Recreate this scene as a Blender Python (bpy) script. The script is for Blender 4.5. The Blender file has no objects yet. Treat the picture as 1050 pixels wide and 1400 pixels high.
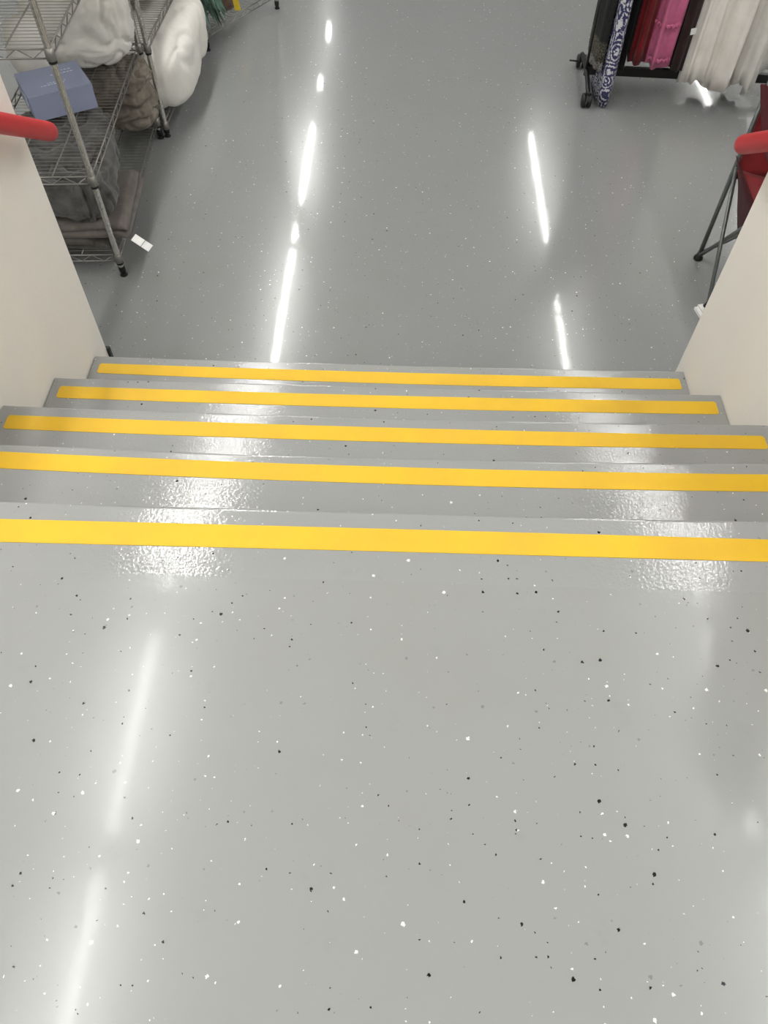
import bpy, math, random
from mathutils import Vector, Matrix, noise

scene = bpy.context.scene
COL = scene.collection
PI = math.pi

# ------------------------------------------------------------------ camera
FPX = 1019.534
CAM = Vector((0.03851, -0.84068, 1.19275))
RR = [[0.999498353, 0.031140903, 0.005769374],
      [0.028788801, -0.817416175, -0.575327735],
      [-0.013200246, 0.575205217, -0.817902630]]
cd = bpy.data.cameras.new('camera')
cd.sensor_fit = 'HORIZONTAL'
cd.sensor_width = 36.0
cd.lens = FPX * 36.0 / 1050.0
cd.clip_start = 0.02
cam = bpy.data.objects.new('camera', cd)
COL.objects.link(cam)
m3 = Matrix((RR[0], [-v for v in RR[1]], [-v for v in RR[2]])).transposed()
cam.matrix_world = Matrix.Translation(CAM) @ m3.to_4x4()
scene.camera = cam

# ------------------------------------------------------------------ world, light levels, exposure
w = bpy.data.worlds.new('world')
scene.world = w
w.use_nodes = True
w.node_tree.nodes['Background'].inputs[0].default_value = (0.9, 0.95, 1.0, 1)
w.node_tree.nodes['Background'].inputs[1].default_value = 0.05
LAMP = 74.0                      # radiance of the fluorescent lenses
vs = scene.view_settings
vs.view_transform = 'Standard'
vs.look = 'None'
vs.gamma = 1.0
vs.use_curve_mapping = False
vs.exposure = 0.54

# ------------------------------------------------------------------ measures
RISE, GO = 0.179522, 0.291043
FL = -5 * RISE                   # level of the lower floor
WX = 1.0745                      # inner faces of the stair walls
CEIL = FL + 3.68
WALL_END = 1.266

# ------------------------------------------------------------------ helpers: tags, meshes
def tag(o, label=None, cat=None, group=None, kind=None):
    if label: o['label'] = label
    if cat: o['category'] = cat
    if group: o['group'] = group
    if kind: o['kind'] = kind
    return o

def empty(name, loc=(0, 0, 0), rz=0.0):
    o = bpy.data.objects.new(name, None)
    o.empty_display_size = 0.05
    COL.objects.link(o)
    o.location = loc
    o.rotation_euler = (0, 0, rz)
    return o

class MB:
    def __init__(s):
        s.v = []; s.f = []; s.sm = []
    def add(s, vs_, fs, smooth=False):
        b = len(s.v)
        s.v += [tuple(p) for p in vs_]
        s.f += [tuple(i + b for i in f) for f in fs]
        s.sm += [smooth] * len(fs)
        return s
    def box(s, x0, x1, y0, y1, z0, z1):
        p = [(x, y, z) for z in (z0, z1) for y in (y0, y1) for x in (x0, x1)]
        return s.add(p, [(0, 2, 3, 1), (4, 5, 7, 6), (0, 1, 5, 4), (2, 6, 7, 3), (0, 4, 6, 2), (1, 3, 7, 5)])
    def prism(s, pts, x0, x1):
        """polygon in the YZ plane pushed along X"""
        n = len(pts)
        p = [(x0, y, z) for y, z in pts] + [(x1, y, z) for y, z in pts]
        fs = [(i, (i + 1) % n, n + (i + 1) % n, n + i) for i in range(n)]
        fs += [tuple(range(n))[::-1], tuple(range(n, 2 * n))]
        return s.add(p, fs)
    def prism_z(s, pts, z0, z1):
        n = len(pts)
        p = [(x, y, z0) for x, y in pts] + [(x, y, z1) for x, y in pts]
        fs = [(i, (i + 1) % n, n + (i + 1) % n, n + i) for i in range(n)]
        fs += [tuple(range(n))[::-1], tuple(range(n, 2 * n))]
        return s.add(p, fs)
    def tube(s, pts, r, n=8, caps=True):
        pts = [Vector(p) for p in pts]
        rs = r if isinstance(r, (list, tuple)) else [r] * len(pts)
        rings = []; up = None
        for i, p in enumerate(pts):
            d = (pts[min(i + 1, len(pts) - 1)] - pts[max(i - 1, 0)])
            d = d.normalized() if d.length > 1e-9 else Vector((0, 0, 1))
            if up is None:
                a = Vector((0, 0, 1)) if abs(d.z) < .9 else Vector((1, 0, 0))
                up = d.cross(a).normalized()
            else:
                up = (up - d * up.dot(d)).normalized()
            q = d.cross(up)
            rings.append([p + (up * math.cos(2 * PI * k / n) + q * math.sin(2 * PI * k / n)) * rs[i] for k in range(n)])
        vv = [x for rg in rings for x in rg]
        fs = [(i * n + k, i * n + (k + 1) % n, (i + 1) * n + (k + 1) % n, (i + 1) * n + k)
              for i in range(len(pts) - 1) for k in range(n)]
        s.add(vv, fs, True)
        if caps:
            b = len(s.v) - len(vv)
            s.f += [tuple(b + k for k in range(n))[::-1], tuple(b + (len(pts) - 1) * n + k for k in range(n))]
            s.sm += [False, False]
        return s
    def lathe(s, prof, n=16, cx=0, cy=0):
        vv = [(cx + r * math.cos(2 * PI * k / n), cy + r * math.sin(2 * PI * k / n), z) for r, z in prof for k in range(n)]
        fs = [(i * n + k, i * n + (k + 1) % n, (i + 1) * n + (k + 1) % n, (i + 1) * n + k)
              for i in range(len(prof) - 1) for k in range(n)]
        fs += [tuple(range(n))[::-1], tuple((len(prof) - 1) * n + k for k in range(n))]
        return s.add(vv, fs, True)
    def grid(s, rows, closed=False, smooth=True):
        n = len(rows[0]); vv = [p for r in rows for p in r]
        fs = []
        for i in range(len(rows) - 1):
            for k in range(n if closed else n - 1):
                fs.append((i * n + k, i * n + (k + 1) % n, (i + 1) * n + (k + 1) % n, (i + 1) * n + k))
        return s.add(vv, fs, smooth)
    def mesh(s, name):
        me = bpy.data.meshes.new(name)
        me.from_pydata(s.v, [], s.f)
        me.polygons.foreach_set('use_smooth', s.sm)
        me.update()
        return me
    def build(s, name, mat, parent=None):
        me = s.mesh(name)
        import bmesh
        bm = bmesh.new(); bm.from_mesh(me)
        bmesh.ops.recalc_face_normals(bm, faces=bm.faces)
        bm.to_mesh(me); bm.free()
        o = bpy.data.objects.new(name, me)
        COL.objects.link(o)
        if mat: me.materials.append(mat)
        o.parent = parent
        return o

def share(me, name, parent, loc=(0, 0, 0), rz=0.0):
    o = bpy.data.objects.new(name, me)
    COL.objects.link(o)
    o.parent = parent
    o.location = loc
    o.rotation_euler = (0, 0, rz)
    return o

# ------------------------------------------------------------------ helpers: materials
def srgb(r, g, b):
    f = lambda c: (c / 255 / 12.92) if c / 255 <= .04045 else ((c / 255 + .055) / 1.055) ** 2.4
    return (f(r), f(g), f(b), 1)

class NT:
    def __init__(s, name):
        s.m = bpy.data.materials.new(name)
        s.m.use_nodes = True
        s.t = s.m.node_tree
        s.b = s.t.nodes['Principled BSDF']
    def n(s, typ, **kw):
        o = s.t.nodes.new(typ)
        for k, v in kw.items():
            if k.startswith('_'): o.inputs[k[1:].replace('_', ' ')].default_value = v
            else: setattr(o, k, v)
        return o
    def l(s, a, b): s.t.links.new(a, b)
    def co(s): return s.n('ShaderNodeTexCoord').outputs['Object']
    def math(s, op, a, b=None):
        o = s.n('ShaderNodeMath', operation=op)
        for i, x in enumerate((a, b)):
            if x is None: continue
            if isinstance(x, (int, float)): o.inputs[i].default_value = x
            else: s.l(x, o.inputs[i])
        return o.outputs[0]
    def mix(s, fac, a, b, blend='MIX'):
        o = s.n('ShaderNodeMix', data_type='RGBA', blend_type=blend)
        for i, x in ((0, fac), (6, a), (7, b)):
            if isinstance(x, (int, float)): o.inputs[i].default_value = x
            elif isinstance(x, tuple): o.inputs[i].default_value = x
            else: s.l(x, o.inputs[i])
        return o.outputs[2]
    def noise(s, scale, detail=3, rough=.5, co=None, dist=0.0):
        o = s.n('ShaderNodeTexNoise')
        o.inputs['Scale'].default_value = scale
        o.inputs['Detail'].default_value = detail
        o.inputs['Roughness'].default_value = rough
        o.inputs['Distortion'].default_value = dist
        s.l(co if co is not None else s.co(), o.inputs['Vector'])
        return o.outputs[0]
    def ramp(s, fac, stops):
        o = s.n('ShaderNodeValToRGB')
        e = o.color_ramp.elements
        while len(e) < len(stops): e.new(.5)
        for x, (p, c) in zip(e, stops):
            x.position = p
            x.color = c if isinstance(c, tuple) else (c, c, c, 1)
        s.l(fac, o.inputs[0])
        return o.outputs[0]
    def bump(s, h, strength, dist, normal=None):
        o = s.n('ShaderNodeBump')
        o.inputs['Strength'].default_value = strength
        o.inputs['Distance'].default_value = dist
        s.l(h, o.inputs['Height'])
        if normal: s.l(normal, o.inputs['Normal'])
        return o.outputs[0]
    def set(s, **kw):
        for k, v in kw.items():
            i = s.b.inputs[k.replace('_', ' ')]
            if hasattr(v, 'links') or hasattr(v, 'is_linked'): s.l(v, i)
            else: i.default_value = v
        return s

def plain(name, col, rough=.5, metal=0.0, grain=0.0, gscale=40, bump=0.0, bscale=200, spec=.5, sheen=0):
    t = NT(name)
    c = col
    if grain:
        nz = t.noise(gscale, 4)
        dark = tuple(x * (1 - grain) for x in col[:3]) + (1,)
        c = t.mix(t.ramp(nz, [(.35, 0.0), (.65, 1.0)]), dark, col)
    t.set(Base_Color=c, Roughness=rough, Metallic=metal)
    t.b.inputs['Specular IOR Level'].default_value = spec
    if sheen: t.b.inputs['Sheen Weight'].default_value = sheen
    if bump:
        t.set(Normal=t.bump(t.noise(bscale, 3), bump, .002))
    return t.m

def chips(t, co, scale, prob, rmax, col, base, off):
    """flat paint flakes broadcast into the floor coating"""
    mp = t.n('ShaderNodeMapping')
    mp.inputs['Location'].default_value = (off, off * 1.7, 0)
    t.l(co, mp.inputs['Vector'])
    v = t.n('ShaderNodeTexVoronoi', voronoi_dimensions='2D', feature='F1')
    v.inputs['Scale'].default_value = scale
    t.l(mp.outputs[0], v.inputs['Vector'])
    sep = t.n('ShaderNodeSeparateColor')
    t.l(v.outputs['Color'], sep.inputs[0])
    pick = t.math('LESS_THAN', sep.outputs[0], prob)
    size = t.math('ADD', t.math('MULTIPLY', t.math('POWER', sep.outputs[1], 2.2), rmax * scale * .78), rmax * scale * .22)
    inside = t.math('LESS_THAN', v.outputs['Distance'], size)
    f = t.math('MULTIPLY', pick, inside)
    return t.mix(f, base, col)

def floor_mat(name, base, rough, wave, fine, chipk=1.0, stain=.10):
    t = NT(name)
    co = t.co()
    # uneven edges of the flakes
    nz = t.n('ShaderNodeTexNoise')
    nz.inputs['Scale'].default_value = 380
    t.l(co, nz.inputs['Vector'])
    vm = t.n('ShaderNodeVectorMath', operation='SCALE'); vm.inputs['Scale'].default_value = .0055
    sub = t.n('ShaderNodeVectorMath', operation='SUBTRACT'); sub.inputs[1].default_value = (.5, .5, .5)
    t.l(nz.outputs['Color'], sub.inputs[0]); t.l(sub.outputs[0], vm.inputs[0])
    ad = t.n('ShaderNodeVectorMath', operation='ADD')
    t.l(co, ad.inputs[0]); t.l(vm.outputs[0], ad.inputs[1])
    cj = ad.outputs[0]
    big = t.noise(1.7, 4, .6)
    warm = tuple(a * b for a, b in zip(base[:3], (.93, .90, .84))) + (1,)
    c = t.mix(t.ramp(big, [(.5, 0.0), (.78, stain * 4)]), base, warm)
    smudge = t.noise(9.0, 5, .65)
    dk = tuple(a * .86 for a in base[:3]) + (1,)
    c = t.mix(t.ramp(smudge, [(.62, 0.0), (.80, .55)]), c, dk)
    c = chips(t, cj, 24, .22 * chipk, .0030, tuple(a * .70 for a in base[:3]) + (1,), c, 9.1)
    c = chips(t, cj, 30, .15 * chipk, .0031, srgb(22, 22, 24), c, 0.0)
    c = chips(t, cj, 62, .085 * chipk, .0016, srgb(30, 30, 32), c, 5.2)
    c = chips(t, cj, 30, .16 * chipk, .0030, srgb(236, 236, 232), c, 3.3)
    c = chips(t, cj, 66, .09 * chipk, .0016, srgb(240, 240, 236), c, 7.7)
    t.set(Base_Color=c, Roughness=rough)
    n1 = t.bump(t.noise(wave[0], 2, .5), wave[1], .01)
    n2 = t.bump(t.noise(fine[0], 2, .5), fine[1], .001, n1)
    t.set(Normal=n2)
    t.l(n2, t.b.inputs['Coat Normal'])
    return t

M = {}
GREY = srgb(155, 157, 154)
ft = floor_mat('floor_epoxy', srgb(136, 138, 137), .19, (60, .008), (120, .028), .75)
ft.set(Coat_Weight=.26, Coat_Roughness=.02); ft.b.inputs['Specular IOR Level'].default_value = .36; M['floor'] = ft.m
lt = floor_mat('landing_epoxy', GREY, .22, (24, .018), (150, .06))
lt.set(Coat_Weight=.05, Coat_Roughness=.035); lt.b.inputs['Specular IOR Level'].default_value = .36; M['landing'] = lt.m
st = floor_mat('step_paint', srgb(157, 159, 157), .08, (22, .02), (165, .45), .8)
M['step'] = st.m
M['wall'] = plain('wall_paint', srgb(243, 239, 230), .7, grain=.03, gscale=3, bump=.25, bscale=90)
M['ceiling'] = plain('ceiling_paint', srgb(168, 168, 165), .9, grain=.03, gscale=2)
M['farwall'] = plain('far_wall_paint', srgb(176, 176, 172), .8, grain=.04, gscale=2)
M['base'] = plain('black_cove_base', srgb(28, 28, 28), .5, grain=.2)
M['chrome'] = plain('chrome_wire', srgb(214, 212, 206), .27, 1.0, grain=.04, gscale=30)
M['wire'] = plain('dull_wire', srgb(150, 148, 143), .4, .8, grain=.08, gscale=120)
M['blackplastic'] = plain('black_plastic', srgb(20, 20, 20), .45, grain=.2)
M['blackmetal'] = plain('black_metal', srgb(18, 18, 19), .4, grain=.2)
M['housing'] = plain('lamp_housing', srgb(225, 225, 222), .5)
lm = NT('lamp_lens')
lm.set(Base_Color=(.9, .9, .88, 1), Emission_Color=(1.0, .985, .965, 1), Emission_Strength=LAMP)
M['lens'] = lm.m
ld = NT('lamp_lens_dim')                       # same lens, dimmed on the two right rows to balance light and shadow
ld.set(Base_Color=(.9, .9, .88, 1), Emission_Color=(1.0, .985, .965, 1), Emission_Strength=LAMP * .60)
M['lens_dim'] = ld.m

def yellow_mat():
    t = NT('yellow_grip_tape')
    nz = t.noise(5, 4, .6)
    c = t.mix(t.ramp(nz, [(.4, 0.0), (.75, 1.0)]), srgb(236, 190, 34), srgb(226, 180, 44))
    dirt = t.noise(60, 5, .7)
    c = t.mix(t.ramp(dirt, [(.70, 0.0), (.82, .55)]), c, srgb(150, 120, 40))
    t.set(Base_Color=c, Roughness=.6)
    t.set(Normal=t.bump(t.noise(900, 2), .25, .0006))
    return t.m
M['yellow'] = yellow_mat()
M['redrail'] = plain('red_paint', srgb(190, 44, 46), .42, grain=.08, gscale=25, bump=.06, bscale=60)

# ------------------------------------------------------------------ the setting
def struct(name, mb, mat, parent=None):
    o = mb.build(name, mat, parent)
    if parent is None: o['kind'] = 'structure'
    return o

RX0, RX1, RY0, RY1 = -3.2, 7.2, -8.2, 17.0
struct('floor', MB().box(RX0, RX1, 0.0, RY1, FL - .1, FL), M['floor'])
struct('ceiling', MB().box(RX0, RX1, RY0, RY1, CEIL, CEIL + .1), M['ceiling'])
struct('wall_far', MB().box(RX0, RX1, RY1, RY1 + .1, FL, CEIL), M['farwall'])
struct('wall_rear', MB().box(RX0, RX1, RY0 - .1, RY0, FL - .1, CEIL), M['farwall'])
struct('wall_room_left', MB().box(RX0 - .1, RX0, RY0, RY1, FL - .1, CEIL), M['farwall'])
struct('wall_room_right', MB().box(RX1, RX1 + .1, RY0, RY1, FL - .1, CEIL), M['farwall'])

def quad(pts):
    """parabola through (x, y) samples, least squares"""
    import numpy as np
    p = np.polyfit([a for a, _ in pts], [b for _, b in pts], 2)
    return lambda x: float(p[0] * x * x + p[1] * x + p[2])

NOSE = [quad([(-.723, 0), (.019, 0), (.753, .004)]),
        quad([(-.892, .294), (-.293, .285), (.011, .283), (.315, .285), (.904, .299)]),
        quad([(-1.06, .584), (.003, .574), (1.053, .586)]),
        quad([(-1.08, .875), (-.005, .872), (1.069, .876)]),
        quad([(-1.081, 1.168), (-.013, 1.161), (1.072, 1.167)])]
STRIP_F = [quad([(-.708, -.045), (.021, -.042), (.741, -.041)]),
           quad([(-.884, .267), (-.29, .256), (.012, .252), (.313, .256), (.894, .262)]),
           quad([(-1.051, .543), (-.351, .539), (.005, .535), (.358, .534), (1.035, .543)]),
           quad([(-1.042, .834), (-.004, .830), (1.052, .842)]),
           quad([(-1.043, 1.126), (-.012, 1.119), (1.056, 1.125)])]
STRIP_B = [quad([(-.692, -.097), (.022, -.093), (.728, -.091)]),
           quad([(-.868, .217), (.014, .204), (.881, .212)]),
           quad([(-1.047, .494), (.006, .484), (1.035, .495)]),
           quad([(-1.034, .783), (-.002, .777), (1.049, .788)]),
           quad([(-1.033, 1.077), (-.01, 1.063), (1.058, 1.072)])]

mb = MB().box(RX0, RX1, RY0, -.158, FL + .002, 0.0)
mb.box(RX0, -WX - .15, -.158, -.02, FL + .002, 0.0); mb.box(WX + .15, RX1, -.158, -.02, FL + .002, 0.0)
struct('floor_landing', mb, M['landing'])
stairs = empty('staircase', (0, .6, FL)); stairs['kind'] = 'structure'
stairs['label'] = 'grey painted concrete stairs going down to the lower floor'
for i in range(5):
    mb = MB(); rows = []
    yb = -.158 if i == 0 else NOSE[i - 1](0) - .05
    zt = -i * RISE
    for k in range(41):
        x = -WX + .004 + (2 * WX - .0065) * k / 40
        n = NOSE[i](x) + .0016 * noise.noise((x * 5, i * 7.3, 0)) + .0008 * noise.noise((x * 23, i * 3.3, 2))
        R = .009
        prof = [(yb, zt)]
        prof += [(n - R + R * math.sin(a), zt - R + R * math.cos(a)) for a in (0, .4, .8, 1.2, 1.5708)]
        low = FL + .001 if i == 4 else -(i + 1) * RISE - .03
        prof += [(n - .002, low), (yb, low)]
        rows.append([(x, y - .6, z - FL) for y, z in prof])
    mb.grid(rows, closed=True, smooth=False)
    nn = len(rows[0])
    b = 0
    mb.f += [tuple(range(nn)), tuple(40 * nn + q for q in range(nn))[::-1]]
    mb.sm += [False, False]
    mb.build('step', M['step'], stairs)

ORD = ['widest yellow grip strip, on the landing edge at the top of the stairs',
       'second yellow grip strip down from the landing, running past both picture edges',
       'third yellow grip strip from the landing, on the middle step',
       'fourth yellow grip strip from the landing, on the step above the bottom step',
       'shortest-looking yellow grip strip, on the bottom step beside the lower floor']
for i in range(5):
    xl, xr = (-1.043, 1.05)
    zt = -i * RISE
    n = 48; T = .0012
    rows = []
    for k in range(n + 1):
        x = xl + (xr - xl) * k / n
        f, bk = STRIP_F[i](x), STRIP_B[i](x)
        c = .006 if k in (0, n) else 0
        rows.append([(x, bk + c, zt), (x, bk + c, zt + T), (x, f - c, zt + T), (x, f - c, zt)])
    # slightly rounded ends
    e0 = [(xl - .0, *p[1:]) for p in rows[0]]
    e1 = [(xl + .006, STRIP_B[i](xl) if q < 2 else STRIP_F[i](xl), p[2]) for q, p in enumerate(rows[0])]
    g1 = [(xr - .006, STRIP_B[i](xr) if q < 2 else STRIP_F[i](xr), p[2]) for q, p in enumerate(rows[-1])]
    rows = [e0, e1] + rows[1:-1] + [g1, rows[-1]]
    mb = MB().grid(rows, closed=True, smooth=False)
    L = len(rows) - 1
    mb.f += [(0, 1, 2, 3), (L * 4 + 3, L * 4 + 2, L * 4 + 1, L * 4)]; mb.sm += [False, False]
    o = mb.build('safety_strip', M['yellow'])
    tag(o, ORD[i], 'grip tape', 'yellow grip strips on the stairs')

def wall_top(y): return 1.14 if y < 0 else 1.14 - RISE / GO * y
for name, s, eb, et in (('wall_left', -1, 1.266, 1.285), ('wall_right', 1, 1.227, 1.197)):
    x0, x1 = (s * WX, s * (WX + .15))
    pts = [(-.158, FL), (eb, FL), (et, wall_top(et)), (0, wall_top(0)), (-.158, wall_top(0))]
    struct(name, MB().prism(pts, min(x0, x1), max(x0, x1)), M['wall'])
mb = MB().box(-WX - .15, -WX + .010, WALL_END, WALL_END + .016, FL, FL + .120)
struct('baseboard_left', mb, M['base'])

# ------------------------------------------------------------------ ceiling lights
def lamp_row(x, spans, label, group, lens='lens'):
    for a, b in spans:
        o = empty('ceiling_light', (x, (a + b) / 2, FL + 3.6))
        h = (b - a) / 2
        MB().box(-.075, .075, -h, h, .02, .08).build('housing', M['housing'], o)
        p = [(-.026, .02), (-.023, .004), (-.010, 0), (.010, 0), (.023, .004), (.026, .02)]
        m2 = MB(); m2.grid([[(px, y, pz) for px, pz in p] for y in (-h + .01, h - .01)], smooth=False)
        m2.f += [tuple(range(6)), tuple(range(6, 12))[::-1]]; m2.sm += [False] * 2
        m2.build('lens', M[lens], o)
        tag(o, label, 'ceiling light', group)

lamp_row(-1.31, [(-7.8, -6.65), (-6.5, -5.35), (-5.2, -4.05), (-3.9, -2.75), (-2.6, -1.45), (-1.35, -.24), (-.07, 1.02), (1.30, 2.45), (2.55, 3.7), (3.8, 4.95),  # rearmost spans, well behind the camera, added as fill light
                 (5.08, 7.08), (7.32, 7.62), (8.18, 10.05), (11.2, 11.5), (12.9, 13.4)],
         'fluorescent ceiling light of the row mirrored as a white streak in the floor towards the left', 'ceiling lights, left row')
lamp_row(1.87, [(-7.8, -6.65), (-6.5, -5.35), (-5.2, -4.05), (-3.9, -2.75), (-2.6, -1.45), (-1.35, -.2), (0.0, 1.15), (1.30, 2.45), (2.55, 3.7), (3.8, 4.95),  # rearmost spans here too are unseen, added for fill from behind
                (5.05, 6.78), (7.40, 9.95)],
         'fluorescent ceiling light of the row mirrored as a white streak in the floor towards the right', 'ceiling lights, right row', 'lens_dim')
lamp_row(4.68, [(-1.2, .6), (0.8, 2.6), (2.8, 4.6), (4.8, 6.6), (6.8, 8.6), (8.8, 10.3), (10.9, 12.1)],  # unseen spans added to brighten the left stair wall; the last one glints
         'fluorescent ceiling light of the row glinting under the cream clothes, filled out unseen to brighten the walls', 'ceiling lights, far right row', 'lens_dim')

# ------------------------------------------------------------------ red handrails
def handrail(s, yend, zend, label):
    x = s * .99
    o = empty('handrail', (x, yend, zend))
    sl = RISE / GO
    R = .0265
    pts = [(0, -yend - .32, sl * (yend + .02)), (0, -yend - .02, sl * (yend + .02)), (0, -yend + .02, sl * (yend - .02))]
    pts += [(0, -.3, sl * .3), (0, -.03, sl * .03), (0, -.013, sl * .013), (0, -.004, sl * .004), (0, 0, 0)]
    MB().tube(pts, [R] * 5 + [R * .96, R * .78, R * .4], 20).build('rail', M['redrail'], o)
    for y in (-.32, -1.05):
        z = sl * -y
        mb = MB().tube([(0, y, z - R), (0, y, z - .06), (s * .03, y, z - .085), (s * (WX - .99 - .006), y, z - .09)], .008, 10)
        mb.tube([(s * (WX - .99 - .008), y, z - .09), (s * (WX - .99), y, z - .09)], .035, 16)
        mb.build('bracket', M['redrail'], o)
    return tag(o, label, 'handrail', 'red handrails beside the stairs')
handrail(-1, 1.285, .047, 'red round handrail on the left stair wall, ending before the wire shelving')
handrail(1, 1.253, .071, 'red round handrail on the right stair wall, ending before the camp chair')

# ------------------------------------------------------------------ wire shelving
def wire_unit(name, p0, p1, depth, levels, label, top=1.83, support=True):
    """p0, p1: front corner posts at the floor; the unit goes back to the left of p0 -> p1"""
    p0, p1 = Vector(p0), Vector(p1)
    L = (p1 - p0).length
    ang = math.atan2(p1.y - p0.y, p1.x - p0.x)       # local +x runs along the front
    o = empty(name, (p0.x, p0.y, FL), ang)
    tag(o, label, 'shelving unit', 'chrome wire shelving along the left')
    # post with grooves every inch, foot and clips
    prof = [(.0125, .03)]
    for k in range(int(top / .0254)):
        z = .05 + k * .0254
        if z > top: break
        prof += [(.0125, z - .0012), (.0122, z), (.0125, z + .0012)]
    prof.append((.0125, top)); prof.append((.009, top + .006))
    me = None
    foot = None
    for (x, y) in ((0, 0), (L, 0), (0, depth), (L, depth)):
        if me is None:
            a = MB().lathe(prof, 12).build('post', M['chrome'], o); me = a.data
        else:
            a = share(me, 'post', o)
        a.location = (x, y, 0)
        if foot is None:
            b = MB().lathe([(.016, 0), (.017, .004), (.010, .012), (.012, .018), (.0145, .02), (.0145, .045), (.0128, .048)], 14).build('leveling_foot', M['blackplastic'], a); foot = b.data
        else:
            b = share(foot, 'leveling_foot', a)
        for z in levels:
            MB().lathe([(.0128, z - .046), (.0150, z - .045), (.0150, z - .036), (.0128, z - .035)], 14).build('clip_ring', M['blackplastic'], a)
    for z in levels:
        rim = MB()
        for cx, cy in ((0, 0), (L, 0), (0, depth), (L, depth)):
            rim.lathe([(.0155, z - .036), (.0185, z - .034), (.0165, z + .004), (.0135, z + .005)], 14, cx, cy)
        for (ax, ay, bx, by) in ((0, 0, L, 0), (0, depth, L, depth), (0, 0, 0, depth), (L, 0, L, depth)):
            A = Vector((ax, ay, z)); B = Vector((bx, by, z)); d = (B - A).normalized()
            A += d * .015; B -= d * .015
            rim.tube([A, B], .0032, 6); rim.tube([A - Vector((0, 0, .03)), B - Vector((0, 0, .03))], .0032, 6)
            n = max(6, int((B - A).length / .045)); zz = []
            for k in range(n + 1):
                zz.append(A + (B - A) * (k / n) - Vector((0, 0, .03 if k % 2 else 0.0)))
            rim.tube(zz, .0024, 5)
        sh = rim.build('shelf', M['wire'], o)
        dk = MB()
        n = int(L / .026)
        for k in range(1, n):
            x = L * k / n
            dk.tube([(x, 0, z + .003), (x, depth, z + .003)], .0012, 5, False)
        for k in (1, 2):
            y = depth * k / 3
            dk.tube([(0.012, y, z - .002), (L - .012, y, z - .002)], .003, 6)
        tag(dk.build('deck_wires', M['wire'], sh), kind='stuff')
    return o
LV = [.104, .458, .918, 1.40]
# the rack runs from near to far; local +y then points to the left (-x), into the rack
wire_unit('wire_shelving_unit', (-1.178, 1.864), (-1.247, 3.000), .46, LV, 'nearest chrome wire shelving unit, holding the blue box and grey blankets')
wire_unit('wire_shelving_unit', (-1.214, 3.020), (-1.205, 3.985), .46, [.075, .448, .918, 1.40], 'middle chrome wire shelving unit, with the white comforter on its lowest shelf')
wire_unit('wire_shelving_unit', (-1.165, 4.005), (-.815, 4.612), .46, [.10, .60, 1.05, 1.45], 'farthest chrome wire shelving unit, angled out, with green greenery on it')

# ------------------------------------------------------------------ soft goods on the shelves
def blob(mb, c, size, rz, seed, amp=.03, freq=6.0, e=.55, nu=72, nv=36, base=None, tilt=(0, 0), stretch=(1, 1, 1), ridge=.6, sag=None):
    """soft bundle: a rounded box with cloth-like creases; it never goes below `base`"""
    ca, sa = math.cos(rz), math.sin(rz)
    sp = lambda v, p: math.copysign(abs(v) ** p, v)
    rows = []
    for j in range(nv + 1):
        lat = -PI / 2 + PI * j / nv
        row = []
        for i in range(nu):
            lon = 2 * PI * i / nu
            u = Vector((sp(math.cos(lat), e) * sp(math.cos(lon), e), sp(math.cos(lat), e) * sp(math.sin(lon), e), sp(math.sin(lat), e)))
            p = Vector((u.x * size[0] / 2, u.y * size[1] / 2, u.z * size[2] / 2))
            nrm = Vector((math.cos(lat) * math.cos(lon), math.cos(lat) * math.sin(lon), math.sin(lat)))
            q = Vector((p.x * stretch[0], p.y * stretch[1], p.z * stretch[2])) * freq + Vector((seed * 7.13, seed * 3.7, seed * 1.9))
            q += noise.noise_vector(q * .6) * .8
            n1 = noise.noise(q); n2 = noise.noise(q * 1.9 + Vector((5, 5, 5)))
            rid = .9 * noise.noise(q * .55 + Vector((9, 2, 4))) + .35 * n2 - ridge * math.exp(-(n1 / .09) ** 2) - .5 * ridge * math.exp(-(n2 / .10) ** 2)
            p += nrm * amp * rid
            p.z += tilt[0] * p.x + tilt[1] * p.y
            if sag: p.z -= sag * max(0.0, p.x) ** 2
            P = Vector((c[0] + p.x * ca - p.y * sa, c[1] + p.x * sa + p.y * ca, c[2] + p.z))
            if base is not None and P.z < base: P.z = base + .0005 * (i % 3)
            row.append(P)
        rows.append(row)
    mb.grid(rows, closed=True, smooth=True)
    return mb

def rel(mb, loc):
    l = Vector(loc)
    mb.v = [tuple(Vector(p) - l) for p in mb.v]
    return mb

def cloth_mat(name, a, b, gs=14, rough=.85, bump=.5, bs=160, sheen=.3):
    t = NT(name)
    c = t.mix(t.ramp(t.noise(gs, 5, .6), [(.32, 0.0), (.68, 1.0)]), b, a)
    t.set(Base_Color=c, Roughness=rough)
    t.b.inputs['Sheen Weight'].default_value = sheen
    t.b.inputs['Specular IOR Level'].default_value = .2
    t.set(Normal=t.bump(t.noise(bs, 3, .6), bump, .003))
    return t.m
M['plush'] = cloth_mat('grey_plush', srgb(98, 97, 94), srgb(62, 61, 59), 16)
M['throw'] = cloth_mat('taupe_fleece', srgb(104, 97, 91), srgb(86, 80, 75), 22)
M['throwdark'] = cloth_mat('dark_fleece', srgb(84, 80, 75), srgb(66, 63, 59), 22)
M['taupe'] = cloth_mat('taupe_cloth', srgb(140, 133, 121), srgb(112, 105, 95), 10, sheen=.1)
M['white'] = cloth_mat('white_quilt', srgb(232, 230, 223), srgb(214, 211, 203), 6, bump=.2, sheen=.1)
M['whitetag'] = plain('white_tag', srgb(236, 236, 232), .6, grain=.03)

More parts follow.
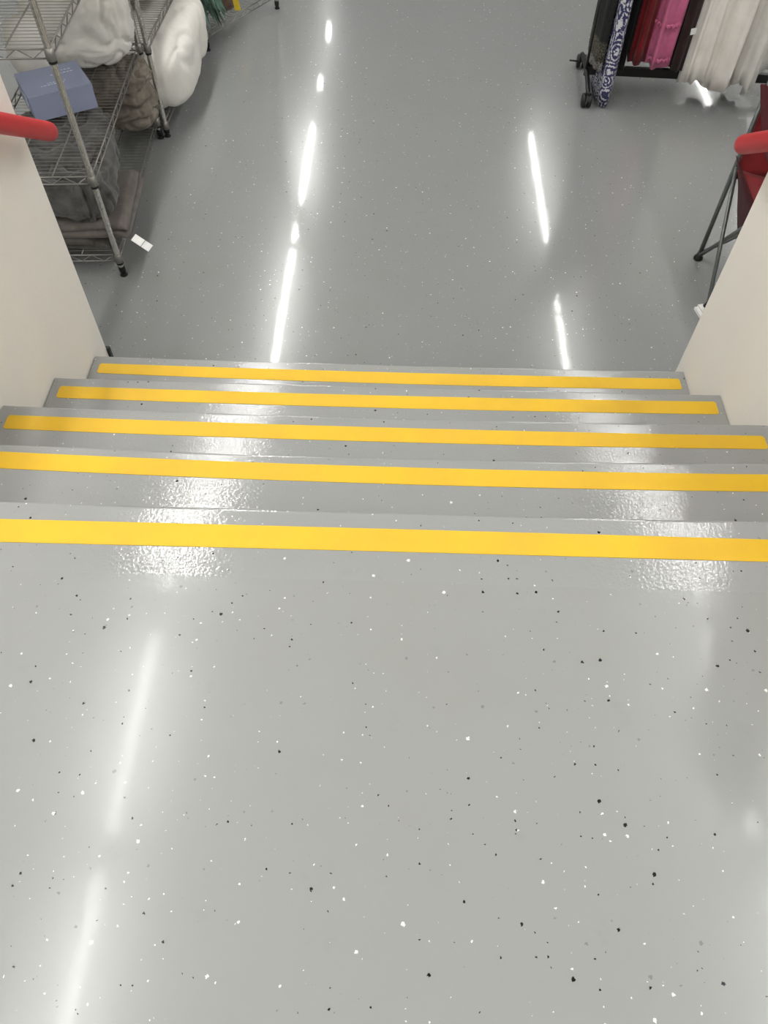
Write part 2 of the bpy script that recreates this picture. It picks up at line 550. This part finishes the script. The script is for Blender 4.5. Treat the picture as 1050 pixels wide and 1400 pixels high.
def soft(name, mat, loc, label, cat, build, group=None):
    o = empty(name, loc)
    tag(o, label, cat, group)
    mb = MB(); build(mb)
    rel(mb, loc).build('cloth', mat, o)
    return o
S1, S2 = FL + .110, FL + .465          # tops of the two lower decks of the nearest unit

# folded layer with a rounded roll at the front
def folded(mb, x0, x1, y0, y1, z0, th, seed, rz=0, piv=None):
    rows = []
    nx, na = 28, 22
    pv = piv or ((x0 + x1) / 2, (y0 + y1) / 2)
    ca, sa = math.cos(rz), math.sin(rz)
    r = th / 2
    for i in range(nx + 1):
        x = x0 + (x1 - x0) * i / nx
        edge = min(1, min(i, nx - i) / 2.0 + .12) ** .5
        row = []
        prof = []
        for k in range(8): prof.append((y0 + r - r * math.sin(PI * k / 7), z0 + r - r * math.cos(PI * k / 7)))
        for k in range(1, 9): prof.append((y0 + r + (y1 - y0 - 2 * r) * k / 9, z0 + th))
        for k in range(8): prof.append((y1 - r + r * math.sin(PI * k / 7), z0 + r + r * math.cos(PI * k / 7)))
        for k in range(1, 9): prof.append((y1 - r - (y1 - y0 - 2 * r) * k / 9, z0))
        for (y, z) in prof:
            nz = noise.noise((x * 7 + seed, y * 7, seed * 2.0)) + .5 * noise.noise((x * 19 + seed, y * 19, 1))
            t = (z - z0) / th
            zz = z0 + (z - z0) * edge + t * .012 * nz * th / .05
            yy = y + .008 * noise.noise((x * 9, seed, z * 20))
            xx = x + .010 * noise.noise((seed, y * 8, z * 25))
            row.append((pv[0] + (xx - pv[0]) * ca - (yy - pv[1]) * sa, pv[1] + (xx - pv[0]) * sa + (yy - pv[1]) * ca, max(zz, z0)))
        rows.append(row)
    mb.grid(rows, closed=True, smooth=True)
    n = len(rows[0]); b = len(mb.v) - n * len(rows)
    mb.f += [tuple(b + k for k in range(n)), tuple(b + (len(rows) - 1) * n + k for k in range(n))[::-1]]; mb.sm += [True, True]
    return mb

A = soft('folded_throw', M['throwdark'], (-1.40, 2.05, S1), 'dark fleece throw folded flat at the bottom of the grey blanket pile', 'blanket',
         lambda mb: (folded(mb, -1.60, -1.21, 1.885, 2.34, S1, .028, 1.0), folded(mb, -1.58, -1.27, 1.870, 2.30, S1 + .027, .028, 2.0)))
B = soft('folded_throw', M['throw'], (-1.36, 2.10, S1 + .055), 'brownish grey fleece throw with a white tag on its corner, under the plush blanket', 'blanket',
         lambda mb: (folded(mb, -1.62, -1.130, 1.872, 2.32, S1 + .055, .030, 3.0, .07), folded(mb, -1.60, -1.140, 1.880, 2.31, S1 + .084, .032, 4.0, .09)))
# care tag hanging from the corner
mb = MB()
def tagquad(mb, P, u, v, a, b, t=.0012):
    P, u, v = Vector(P), Vector(u).normalized(), Vector(v).normalized()
    nrm = u.cross(v).normalized() * t
    q = [P, P + u * a, P + u * a + v * b, P + v * b]
    mb.add(q + [x + nrm for x in q], [(0, 3, 2, 1), (4, 5, 6, 7), (0, 1, 5, 4), (1, 2, 6, 5), (2, 3, 7, 6), (3, 0, 4, 7)])
P = Vector((-1.108, 1.885, S1 + .052))
tagquad(mb, P, (.75, -.35, -.30), (.35, .75, .2), .047, .036)
tagquad(mb, P + Vector((.75, -.35, -.30)).normalized() * .050, (.75, -.35, -.30), (.35, .75, .2), .037, .036)
o = rel(mb, (-1.36, 2.10, S1 + .055)).build('care_tag', M['whitetag'], B)
o['label'] = 'white care tag in two pieces'
soft('plush_blanket', M['plush'], (-1.42, 2.13, S1 + .115), 'bunched dark grey plush blanket on top of the blanket pile', 'blanket',
     lambda mb: (blob(mb, (-1.425, 2.115, S1 + .215), (.50, .50, .20), .10, 3, .035, 6, .48, 140, 70, base=S1 + .115, stretch=(1.5, 1, .45), ridge=.8),
                 blob(mb, (-1.43, 2.24, S1 + .262), (.44, .52, .16), .2, 8, .03, 6, .6, 110, 54, base=S1 + .18, stretch=(1.3, .8, .6), ridge=.8)))
soft('cloth_bundle', M['taupe'], (-1.43, 2.88, S1), 'crumpled taupe cloth bundle on the lowest shelf at the far post', 'bedding',
     lambda mb: (blob(mb, (-1.43, 2.925, S1 + .17), (.46, .25, .33), .0, 11, .030, 9, .62, 150, 76, base=S1, stretch=(.7, 1, 1.6), ridge=.9),))

# pale blue box
M['bluebox'] = plain('blue_grey_carton', srgb(142, 149, 174), .6, grain=.05, gscale=12)
M['print'] = plain('pale_print', srgb(205, 210, 222), .7)
bx = empty('carton_box', (-1.452, 2.415, S2), math.atan2(.137, .225))
tag(bx, 'blue-grey cardboard box on the second shelf of the nearest unit', 'box')
W_, D_, H_ = .264, .236, .098
mb = MB().box(-W_ / 2 + .001, W_ / 2 - .001, -D_ / 2 + .001, D_ / 2 - .001, 0, H_ - .02)
b0 = mb.build('carton', M['bluebox'], bx)
lid = MB().box(-W_ / 2, W_ / 2, -D_ / 2, D_ / 2, H_ - .02, H_).build('lid', M['bluebox'], bx)
pr = MB()
random.seed(5)
for row, (yy, x0, x1) in enumerate(((.055, .035, .085), (.03, .0, .09), (-.035, -.03, .05), (-.05, -.06, .04))):
    x = x0
    while x < x1:
        ww = random.uniform(.004, .012)
        pr.box(x, x + ww, yy, yy + .006, H_, H_ + .0006); x += ww + .005
for k in range(5):
    z = .02 + k * .011
    pr.box(-W_ / 2 - .0006, -W_ / 2 + .0012, -.05 + .012 * (k % 2), .03 - .01 * (k % 3), z, z + .004)
tag(pr.build('printed_marks', M['print'], bx), kind='stuff')

soft('white_comforter', M['white'], (-1.43, 2.84, S2), 'white comforter on the second shelf of the nearest unit, behind the blue box', 'bedding',
     lambda mb: (blob(mb, (-1.43, 2.83, S2 + .165), (.46, .30, .33), .06, 21, .030, 6, .62, 140, 70, base=S2, stretch=(1, 1, 1.2), ridge=.6),), 'white bedding on the shelving')
soft('white_pillow', M['white'], (-1.635, 2.66, S2), 'white rounded pillow standing behind the left end of the blue box', 'pillow',
     lambda mb: (blob(mb, (-1.62, 2.66, S2 + .12), (.20, .18, .24), .3, 27, .010, 5, .75, 60, 30, base=S2, ridge=.3),), 'white bedding on the shelving')
SB1, SB2 = FL + .081, FL + .455
wq = soft('white_quilt', M['white'], (-1.36, 3.5, SB1), 'large white comforter bulging out of the lowest shelf of the middle unit', 'bedding',
     lambda mb: (blob(mb, (-1.325, 3.47, SB1 + .165), (.50, .96, .33), .02, 31, .024, 3.6, .55, 170, 84, base=SB1 + .001, ridge=.6),), 'white bedding on the shelving')
soft('white_comforter', M['white'], (-1.42, 3.5, SB2), 'white folded bedding on the second shelf of the middle unit', 'bedding',
     lambda mb: (blob(mb, (-1.42, 3.64, SB2 + .11), (.42, .52, .21), .0, 41, .02, 6, .6, 100, 50, base=SB2, ridge=.6),), 'white bedding on the shelving')

# unseen cartons added on the upper shelves to shade the goods below
M['kraft'] = plain('kraft_carton', srgb(168, 138, 102), .75, grain=.06, gscale=8)
M['packtape'] = plain('packing_tape', srgb(188, 164, 124), .35, grain=.04)
for (cx, cy, z, w_, d_, h_, rz, lab) in (
        (-1.43, 2.14, FL + 1.406, .44, .52, .34, .03, 'unseen cardboard carton added for shade on the high shelf of the nearest unit, near end'),
        (-1.45, 2.70, FL + 1.406, .44, .50, .30, -.03, 'unseen cardboard carton added for shade on the high shelf of the nearest unit, far end'),
        (-1.43, 3.28, FL + 1.406, .42, .48, .36, .02, 'unseen cardboard carton added for shade on the high shelf of the middle unit, near end'),
        (-1.43, 3.74, FL + 1.406, .42, .38, .30, -.02, 'unseen cardboard carton added for shade on the high shelf of the middle unit, far end')):
    k = empty('shade_carton', (cx, cy, z), rz)
    MB().box(-w_ / 2, w_ / 2, -d_ / 2, d_ / 2, 0, h_).build('carton', M['kraft'], k)
    tp = MB().box(-.024, .024, -d_ / 2 - .001, d_ / 2 + .001, h_, h_ + .001)
    tp.box(-.024, .024, -d_ / 2 - .001, -d_ / 2, h_ - .07, h_ + .001); tp.box(-.024, .024, d_ / 2, d_ / 2 + .001, h_ - .07, h_ + .001)
    tp.build('packing_tape', M['packtape'], k)
    tag(k, lab, 'box', 'unseen cartons added on the high shelves for shade')

# greenery and a small bundle on the far unit
fa = math.atan2(.607, .35)
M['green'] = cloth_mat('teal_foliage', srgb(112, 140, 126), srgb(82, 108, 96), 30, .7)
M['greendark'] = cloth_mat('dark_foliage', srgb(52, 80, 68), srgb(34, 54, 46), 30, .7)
M['orange'] = plain('orange_tag', srgb(196, 78, 50), .6, grain=.1)
M['yellowtag'] = plain('yellow_tag', srgb(205, 178, 40), .6, grain=.1)
M['maroonknit'] = cloth_mat('maroon_knit', srgb(88, 40, 42), srgb(58, 30, 30), 30)
M['tanknit'] = cloth_mat('tan_knit', srgb(124, 100, 84), srgb(96, 78, 66), 30)
SC1 = FL + .106
def far_local(a, b): # along the front, into the rack
    return Vector((-1.165 + math.cos(fa) * a - math.sin(fa) * b, 4.005 + math.sin(fa) * a + math.cos(fa) * b, 0))
g0 = Vector((-1.285, 4.15, 0)); g0.z = SC1
g = empty('artificial_greenery', g0)
tag(g, 'teal green artificial greenery hanging over the far shelving unit', 'artificial plant')
random.seed(11)
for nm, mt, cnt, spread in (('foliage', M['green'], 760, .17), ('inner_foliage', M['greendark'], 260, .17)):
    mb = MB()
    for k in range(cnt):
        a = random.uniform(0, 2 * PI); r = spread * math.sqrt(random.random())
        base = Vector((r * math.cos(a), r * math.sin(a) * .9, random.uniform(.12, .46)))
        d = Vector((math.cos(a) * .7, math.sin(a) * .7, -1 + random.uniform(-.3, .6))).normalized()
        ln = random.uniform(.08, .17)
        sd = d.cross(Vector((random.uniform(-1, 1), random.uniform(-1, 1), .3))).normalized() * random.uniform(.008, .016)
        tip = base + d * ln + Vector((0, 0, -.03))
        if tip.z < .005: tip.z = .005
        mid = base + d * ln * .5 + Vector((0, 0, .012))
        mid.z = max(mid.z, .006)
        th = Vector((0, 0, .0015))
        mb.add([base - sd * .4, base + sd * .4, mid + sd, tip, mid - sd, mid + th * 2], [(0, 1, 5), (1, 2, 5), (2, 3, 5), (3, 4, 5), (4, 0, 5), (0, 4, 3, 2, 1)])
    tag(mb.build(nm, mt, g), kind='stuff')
MB().lathe([(.012, 0), (.014, .01), (.010, .30), (.006, .44)], 10).build('stem', M['greendark'], g)
mb = MB(); tagquad(mb, (.075, -.20, .055), (.2, .1, -1), (.9, .4, 0), .055, .024)
mb.build('paper_tag', M['orange'], g)['label'] = 'orange paper tag'
h0 = Vector((-1.10, 4.29, 0)); h0.z = SC1
hb = empty('knit_bundle', h0)
tag(hb, 'maroon and tan round knit bundle with a yellow tag on the far shelf', 'soft goods')
blob(MB(), (0, 0, .09), (.20, .20, .18), 0, 51, .012, 10, .85, 48, 24, base=0).build('tan_bundle', M['tanknit'], hb)
blob(MB(), (0.01, 0.01, .22), (.17, .17, .12), 0, 52, .012, 10, .85, 48, 24, base=.15).build('maroon_bundle', M['maroonknit'], hb)
mb = MB(); tagquad(mb, (.085, -.10, .13), (.1, 0, -1), (1, .2, 0), .09, .035)
mb.build('paper_tag', M['yellowtag'], hb)['label'] = 'yellow paper tag'

# ------------------------------------------------------------------ rolling garment rack
gr = empty('garment_rack', (1.05, 3.64, FL), -.06)
tag(gr, 'black rolling garment rack on casters holding the hanging clothes', 'clothes rack')
LX = 1.55
for s, x in ((0, 0.0), (1, LX)):
    MB().tube([(x, 0, .07), (x, 0, 1.62)], .0125, 12).build('upright', M['blackmetal'], gr)
    arc = [(x, y, .095 - .030 * (y / .26) ** 2) for y in [-.235 + .505 * k / 16 for k in range(17)]]
    MB().tube(arc, .013, 12).build('foot_tube', M['blackmetal'], gr)
    for sy in (-1, 1):
        y = -.215 if sy < 0 else .25
        c = empty('caster', (x, y, 0)); c.parent = gr
        wmb = MB()
        for dx in (-.016, .016):
            prof = []
            ring = [(.004, -.011), (.028, -.011), (.035, -.007), (.035, .007), (.028, .011), (.004, .011)]
            n = 20
            vv = [(dx + h, r * math.cos(2 * PI * k / n), .035 + r * math.sin(2 * PI * k / n)) for r, h in ring for k in range(n)]
            fs = [(i * n + k, i * n + (k + 1) % n, (i + 1) * n + (k + 1) % n, (i + 1) * n + k) for i in range(5) for k in range(n)]
            fs += [tuple(range(n)), tuple(5 * n + k for k in range(n))]
            wmb.add(vv, fs, True)
        wmb.build('wheel', M['blackplastic'], c)
        hd = MB()
        rows = []
        for k in range(9):
            a = PI * k / 8 * .9 + .1
            rows.append([(dx, .039 * math.cos(a), .036 + .039 * math.sin(a)) for dx in (-.008, .008)])
        hd.grid(rows); hd.tube([(0, 0, .06), (0, 0, .075)], .009, 10)
        hd.build('fork', M['blackplastic'], c)
        if sy == 1:
            MB().tube([(0, 0, .045), (-.03, -.04, .05), (-.075, -.045, .055)], .005, 8).build('brake_lever', M['blackplastic'], c)
MB().box(.0, LX, -.014, .014, .078, .122).build('base_bar', M['blackmetal'], gr)
MB().tube([(-.01, 0, 1.62), (LX + .01, 0, 1.62)], .0135, 12).build('hanging_rail', M['blackmetal'], gr)

# ------------------------------------------------------------------ hanging garments
def garment(name, label, cat, mat, x, wdt, hem, front, back, seed, folds=7, amp=.012, slant=0.0, lean=0.0, point=.0, group='clothes on the rolling rack'):
    """one garment on a hanger: shoulders across the rail, side folds growing to the hem.
    x: centre along the rail, wdt: thickness along the rail, hem: height above floor, front/back: reach in y from the rail"""
    rail = 1.62
    org = Vector((1.05, 3.64, FL)); ca, sa = math.cos(-.06), math.sin(-.06)
    o = empty(name, org + Vector((x * ca, x * sa, 0)), -.06)
    rng = random.Random(seed)
    rows = []
    N = 72
    top = rail - .10
    zs = [top, top - .015, top - .06, top - .14] + [top - .14 - (top - .14 - hem) * k / 14 for k in range(1, 15)]
    for j, z in enumerate(zs):
        t = (top - z) / (top - hem)
        sh = min(1, .14 + .86 * min(1, t / .10) ** .6)
        hw = wdt / 2 * (.45 + .55 * min(1, t / .25)) * (.35 if j == 0 else 1)
        yf = -front * (.5 + .5 * min(1, t / .5)) * sh; yb = back * (.5 + .5 * min(1, t / .5)) * sh
        row = []
        for k in range(N):
            a = 2 * PI * k / N
            cx, cy = math.cos(a), math.sin(a)
            sx = math.copysign(abs(cx) ** .7, cx); sy = math.copysign(abs(cy) ** .8, cy)
            wv = math.sin(folds * a + seed + 1.3 * math.sin(2 * a + seed) + .5 * t)
            wv += 1.6 * noise.noise((cx * 1.7 + seed, cy * 1.7, z * 1.2)) + .25 * math.sin((folds * 2 - 1) * a + seed * 2.1 + 1.0 * math.sin(a * 3))
            kf = amp * min(1, t * 1.3) * wv
            px = sx * hw + kf * cx * .8 + lean * t
            yc = (yf + yb) / 2; yh = (yb - yf) / 2
            py = yc + sy * yh + kf * 1.2 * cy
            zz = z
            if j == len(zs) - 1 or j == len(zs) - 2:
                zz += (slant * sx + .012 * noise.noise((cx * 2, cy * 2, seed)) + point * (abs(math.sin(2.5 * a + seed)) - .5)) * (1 if j == len(zs) - 1 else .6)
            row.append((px, py, zz))
        rows.append(row)
    mb = MB().grid(rows, closed=True, smooth=True)
    mb.f.append(tuple(range(N))[::-1]); mb.sm.append(True)
    g_ = mb.build('fabric', mat, o)
    so = g_.modifiers.new('thickness', 'SOLIDIFY'); so.thickness = .003
    hk = [(0, 0, top - .004), (0, 0, rail - .05)] + [(0, .026 * math.sin(a) + (0), rail + .0 - .026 * math.cos(a)) for a in [PI * .15 * k for k in range(1, 9)]]
    MB().tube(hk, .002, 6).build('hanger_hook', M['wire'], o)
    return tag(o, label, cat, group)

def pattern_mat():
    t = NT('navy_white_print')
    co = t.co()
    mp = t.n('ShaderNodeMapping'); t.l(co, mp.inputs['Vector'])
    mp.inputs['Scale'].default_value = (1, 1, 1)
    v = t.n('ShaderNodeTexVoronoi'); v.inputs['Scale'].default_value = 12; t.l(mp.outputs[0], v.inputs['Vector'])
    rings = t.math('SINE', t.math('MULTIPLY', v.outputs['Distance'], 34.0))
    nz = t.noise(55, 3, .6, dist=1.5)
    f = t.math('ADD', t.math('MULTIPLY', rings, .5), t.math('MULTIPLY', t.math('SUBTRACT', nz, .5), 4.0))
    c = t.mix(t.ramp(f, [(.12, 0.0), (.24, 1.0)]), srgb(50, 52, 92), srgb(206, 206, 210))
    t.set(Base_Color=c, Roughness=.8)
    return t.m
def lace_mat():
    t = NT('black_lace_trim')
    z = t.n('ShaderNodeSeparateXYZ'); t.l(t.co(), z.inputs[0])
    k = t.n('ShaderNodeMapRange'); k.inputs['From Min'].default_value = .12; k.inputs['From Max'].default_value = .42
    t.l(z.outputs[2], k.inputs['Value'])
    nz = t.noise(130, 2, .6)
    grey = t.mix(t.ramp(nz, [(.42, 0.0), (.55, 1.0)]), srgb(92, 90, 84), srgb(168, 166, 162))
    olive = t.mix(t.ramp(nz, [(.45, 0.0), (.6, 1.0)]), srgb(40, 40, 36), srgb(96, 92, 78))
    blk = t.mix(t.ramp(nz, [(.5, 0.0), (.7, 1.0)]), srgb(14, 15, 16), srgb(30, 32, 32))
    f1 = t.ramp(k.outputs[0], [(.28, 0.0), (.32, 1.0)])
    f2 = t.ramp(k.outputs[0], [(.60, 0.0), (.64, 1.0)])
    c = t.mix(f2, t.mix(f1, grey, olive), blk)
    t.set(Base_Color=c, Roughness=.8)
    return t.m
M['print_navy'] = pattern_mat()
M['lace'] = lace_mat()
M['blackcloth'] = cloth_mat('black_cloth', srgb(18, 17, 18), srgb(10, 10, 11), 20, sheen=.05)
M['darkred'] = cloth_mat('dark_red_cloth', srgb(120, 22, 28), srgb(94, 16, 22), 14, sheen=.1)
M['pink'] = cloth_mat('pink_cloth', srgb(206, 112, 148), srgb(186, 96, 132), 18, sheen=.1)
M['brown'] = cloth_mat('dark_brown_cloth', srgb(52, 34, 33), srgb(38, 25, 25), 14, sheen=.1)
M['cream'] = cloth_mat('cream_cloth', srgb(242, 238, 230), srgb(226, 221, 212), 9, bump=.25, sheen=.1)
M['cream2'] = cloth_mat('ivory_cloth', srgb(236, 234, 228), srgb(220, 217, 210), 9, bump=.25, sheen=.1)

garment('lace_dress', 'black dress with grey and olive lace trim, first on the rolling rack', 'dress', M['lace'], .035, .075, .17, .17, .16, 1, 9, .006)
garment('patterned_dress', 'long navy and white patterned garment hanging lowest at the rack end', 'dress', M['print_navy'], .095, .085, .012, .23, .14, 2, 4, .004)
garment('black_trousers', 'narrow black garment between the patterned one and the dark red one', 'clothing', M['blackcloth'], .160, .045, .17, .16, .16, 3, 6, .005)
garment('red_dress', 'dark red dress hanging beside the pink one', 'dress', M['darkred'], .232, .09, .205, .16, .16, 4, 6, .010)
pk = garment('pink_dress', 'pink dress with ruffled tiers on the rolling rack', 'dress', M['pink'], .345, .13, .195, .17, .16, 5, 6, .014)
for z in (.235, .40):
    rows = []
    for q in range(3):
        rows.append([( (.070 + .003 * (q == 1)) * math.copysign(abs(math.cos(a)) ** .7, math.cos(a)) + .012 * math.cos(a) * math.sin(26 * a) * .4,
                       -.005 + .172 * math.copysign(abs(math.sin(a)) ** .8, math.sin(a)) + .01 * math.sin(a) * math.sin(26 * a), z + (q - 1) * .009)
                     for a in [2 * PI * k / 150 for k in range(150)]])
    MB().grid(rows, closed=True).build('ruffle', M['pink'], pk).modifiers.new('t', 'SOLIDIFY').thickness = .004
bw = garment('brown_dress', 'dark brown garment with a small white tag, between pink and cream clothes', 'clothing', M['brown'], .455, .085, .175, .16, .16, 6, 6, .010)
mb = MB(); tagquad(mb, (.0, -.185, .37), (1, .3, .1), (-.1, 0, 1), .03, .03); mb.build('price_tag', M['whitetag'], bw)['label'] = 'small white price tag'
garment('cream_blouse', 'cream garment hanging next to the dark brown one', 'clothing', M['cream'], .550, .10, .125, .18, .16, 7, 5, .018, slant=.02, point=.03)
garment('cream_dress', 'long cream dress with wide folds above the floor glint', 'dress', M['cream'], .675, .15, .10, .20, .16, 8, 5, .022, point=.03)
garment('ivory_dress', 'ivory garment with a pointed hem, right of the long cream dress', 'clothing', M['cream2'], .82, .13, .105, .18, .16, 9, 5, .022, slant=-.04, point=.05)
garment('ivory_dress', 'ivory garment hanging higher at the right picture edge', 'clothing', M['cream2'], .965, .14, .20, .17, .16, 10, 5, .020, slant=.03, point=.04)

# ------------------------------------------------------------------ red folding camp chair
M['redcloth'] = cloth_mat('red_polyester', srgb(132, 40, 42), srgb(114, 34, 38), 10, .75, .35, 300, .05)
M['maroonweb'] = cloth_mat('maroon_webbing', srgb(74, 22, 28), srgb(62, 18, 24), 12, .75, .35, 300, .05)
M['steel'] = plain('grey_steel_tube', srgb(126, 130, 128), .38, .6, grain=.15, gscale=60)
ch = empty('camp_chair', (1.66, 1.92, FL))
tag(ch, 'red folding camp chair with grey tube legs behind the right stair wall', 'chair')
def C(x, y, z): return Vector((x - 1.66, y - 1.92, z - FL))
xl, xr = 1.378, 1.942
yb_, yf_ = 2.077, 1.735
seatz = -.455
for s, x in ((-1, xl), (1, xr)):
    xf = x + s * -.0 - (.04 * -s if False else 0)
    MB().tube([C(x, yb_, FL + .02), C(x, yb_, -.02)], .0095, 12).build('back_post', M['steel'], ch)
    MB().tube([C(x + s * .035, yf_, FL + .02), C(x, yb_ - .012, seatz)], .0085, 12).build('leg', M['steel'], ch)
    MB().tube([C(x, yb_ - .012, FL + .03), C(x + s * -.005, 1.60, -.31)], .0085, 12).build('leg', M['steel'], ch)
    MB().tube([C(x + s * .0, 1.60, -.47), C(x, 1.60, -.27)], .0095, 12).build('arm_post', M['steel'], ch)
    for fx, fy in ((x, yb_), (x + s * .035, yf_)):
        p = C(fx, fy, 0)
        m_ = MB().lathe([(.019, 0), (.021, .004), (.020, .012), (.013, .022), (.011, .035)], 16)
        f_ = m_.build('foot', M['blackplastic'], ch); f_.location = (p.x, p.y, 0)
    # armrest strap
    rows = []
    for k in range(13):
        t = k / 12
        y = yb_ + .0 - (yb_ - 1.60) * t; z = -.145 - .125 * t - .05 * math.sin(PI * t)
        rows.append([C(x - .032, y, z), C(x - .030, y, z + .004), C(x + .030, y, z + .004), C(x + .032, y, z)])
    mb = MB().grid(rows, closed=True)
    mb.build('armrest', M['maroonweb'], ch)
for (a, b) in (((xl, yb_), (xr, yb_)), ((xl - .035, yf_), (xr + .035, yf_))):
    for k, (p, q_) in enumerate(((a, b), (b, a))):
        MB().tube([C(p[0], p[1] + .01 * k, FL + .03), C((q_[0]), (q_[1] + (0 if a[1] > 2 else -.12)) + .01 * k, seatz - .02)], .008, 10).build('cross_leg', M['steel'], ch)
# seat: sagging panel
rows = []
for j in range(15):
    v = j / 14
    row = []
    for i in range(19):
        u = i / 18
        x = xl + (xr - xl) * u; y = yb_ - .0 - (yb_ - 1.60) * v
        z = seatz - .02 * v - .10 * math.sin(PI * u) * (.4 + .6 * math.sin(PI * min(1, v + .15))) + .006 * noise.noise((u * 6, v * 6, 1))
        row.append(C(x, y, z))
    rows.append(row)
s_ = MB().grid(rows).build('seat', M['redcloth'], ch); s_.modifiers.new('t', 'SOLIDIFY').thickness = .004
# back panel between the posts
rows = []
for j in range(15):
    v = j / 14
    row = []
    for i in range(19):
        u = i / 18
        x = xl + .004 + (xr - xl - .008) * u
        z = seatz - .05 + (.0 - (seatz - .05)) * v + .02 * math.cos(2 * PI * u) * v
        y = yb_ + .05 * math.sin(PI * u) * (.5 + .5 * v) - .012 + .006 * noise.noise((u * 5, v * 5, 4))
        row.append(C(x, y, z))
    rows.append(row)
s_ = MB().grid(rows).build('backrest', M['redcloth'], ch); s_.modifiers.new('t', 'SOLIDIFY').thickness = .004
# side sling below the arm
for s, x in ((-1, xl), (1, xr)):
    rows = []
    for j in range(9):
        v = j / 8
        rows.append([C(x + s * .012 - s * .012 * k, yb_ + .01 - .40 * v, seatz + .035 - (.09 + .13 * math.sin(PI * v * .8)) * k / 4 - .02 * v) for k in range(5)])
    s_ = MB().grid(rows).build('side_sling', M['maroonweb'], ch); s_.modifiers.new('t', 'SOLIDIFY').thickness = .003

# white tag on the floor beside the chair foot
pt = empty('paper_tag', (1.312, 1.705, FL), .2)
tag(pt, 'small white folded tag on the floor beside the camp chair foot', 'tag')
mb = MB(); mb.box(-.018, -.002, -.03, .03, 0, .012); mb.build('flap', M['whitetag'], pt)
mb = MB(); mb.box(.001, .05, -.03, .04, 0, .014); mb.build('flap', M['whitetag'], pt)
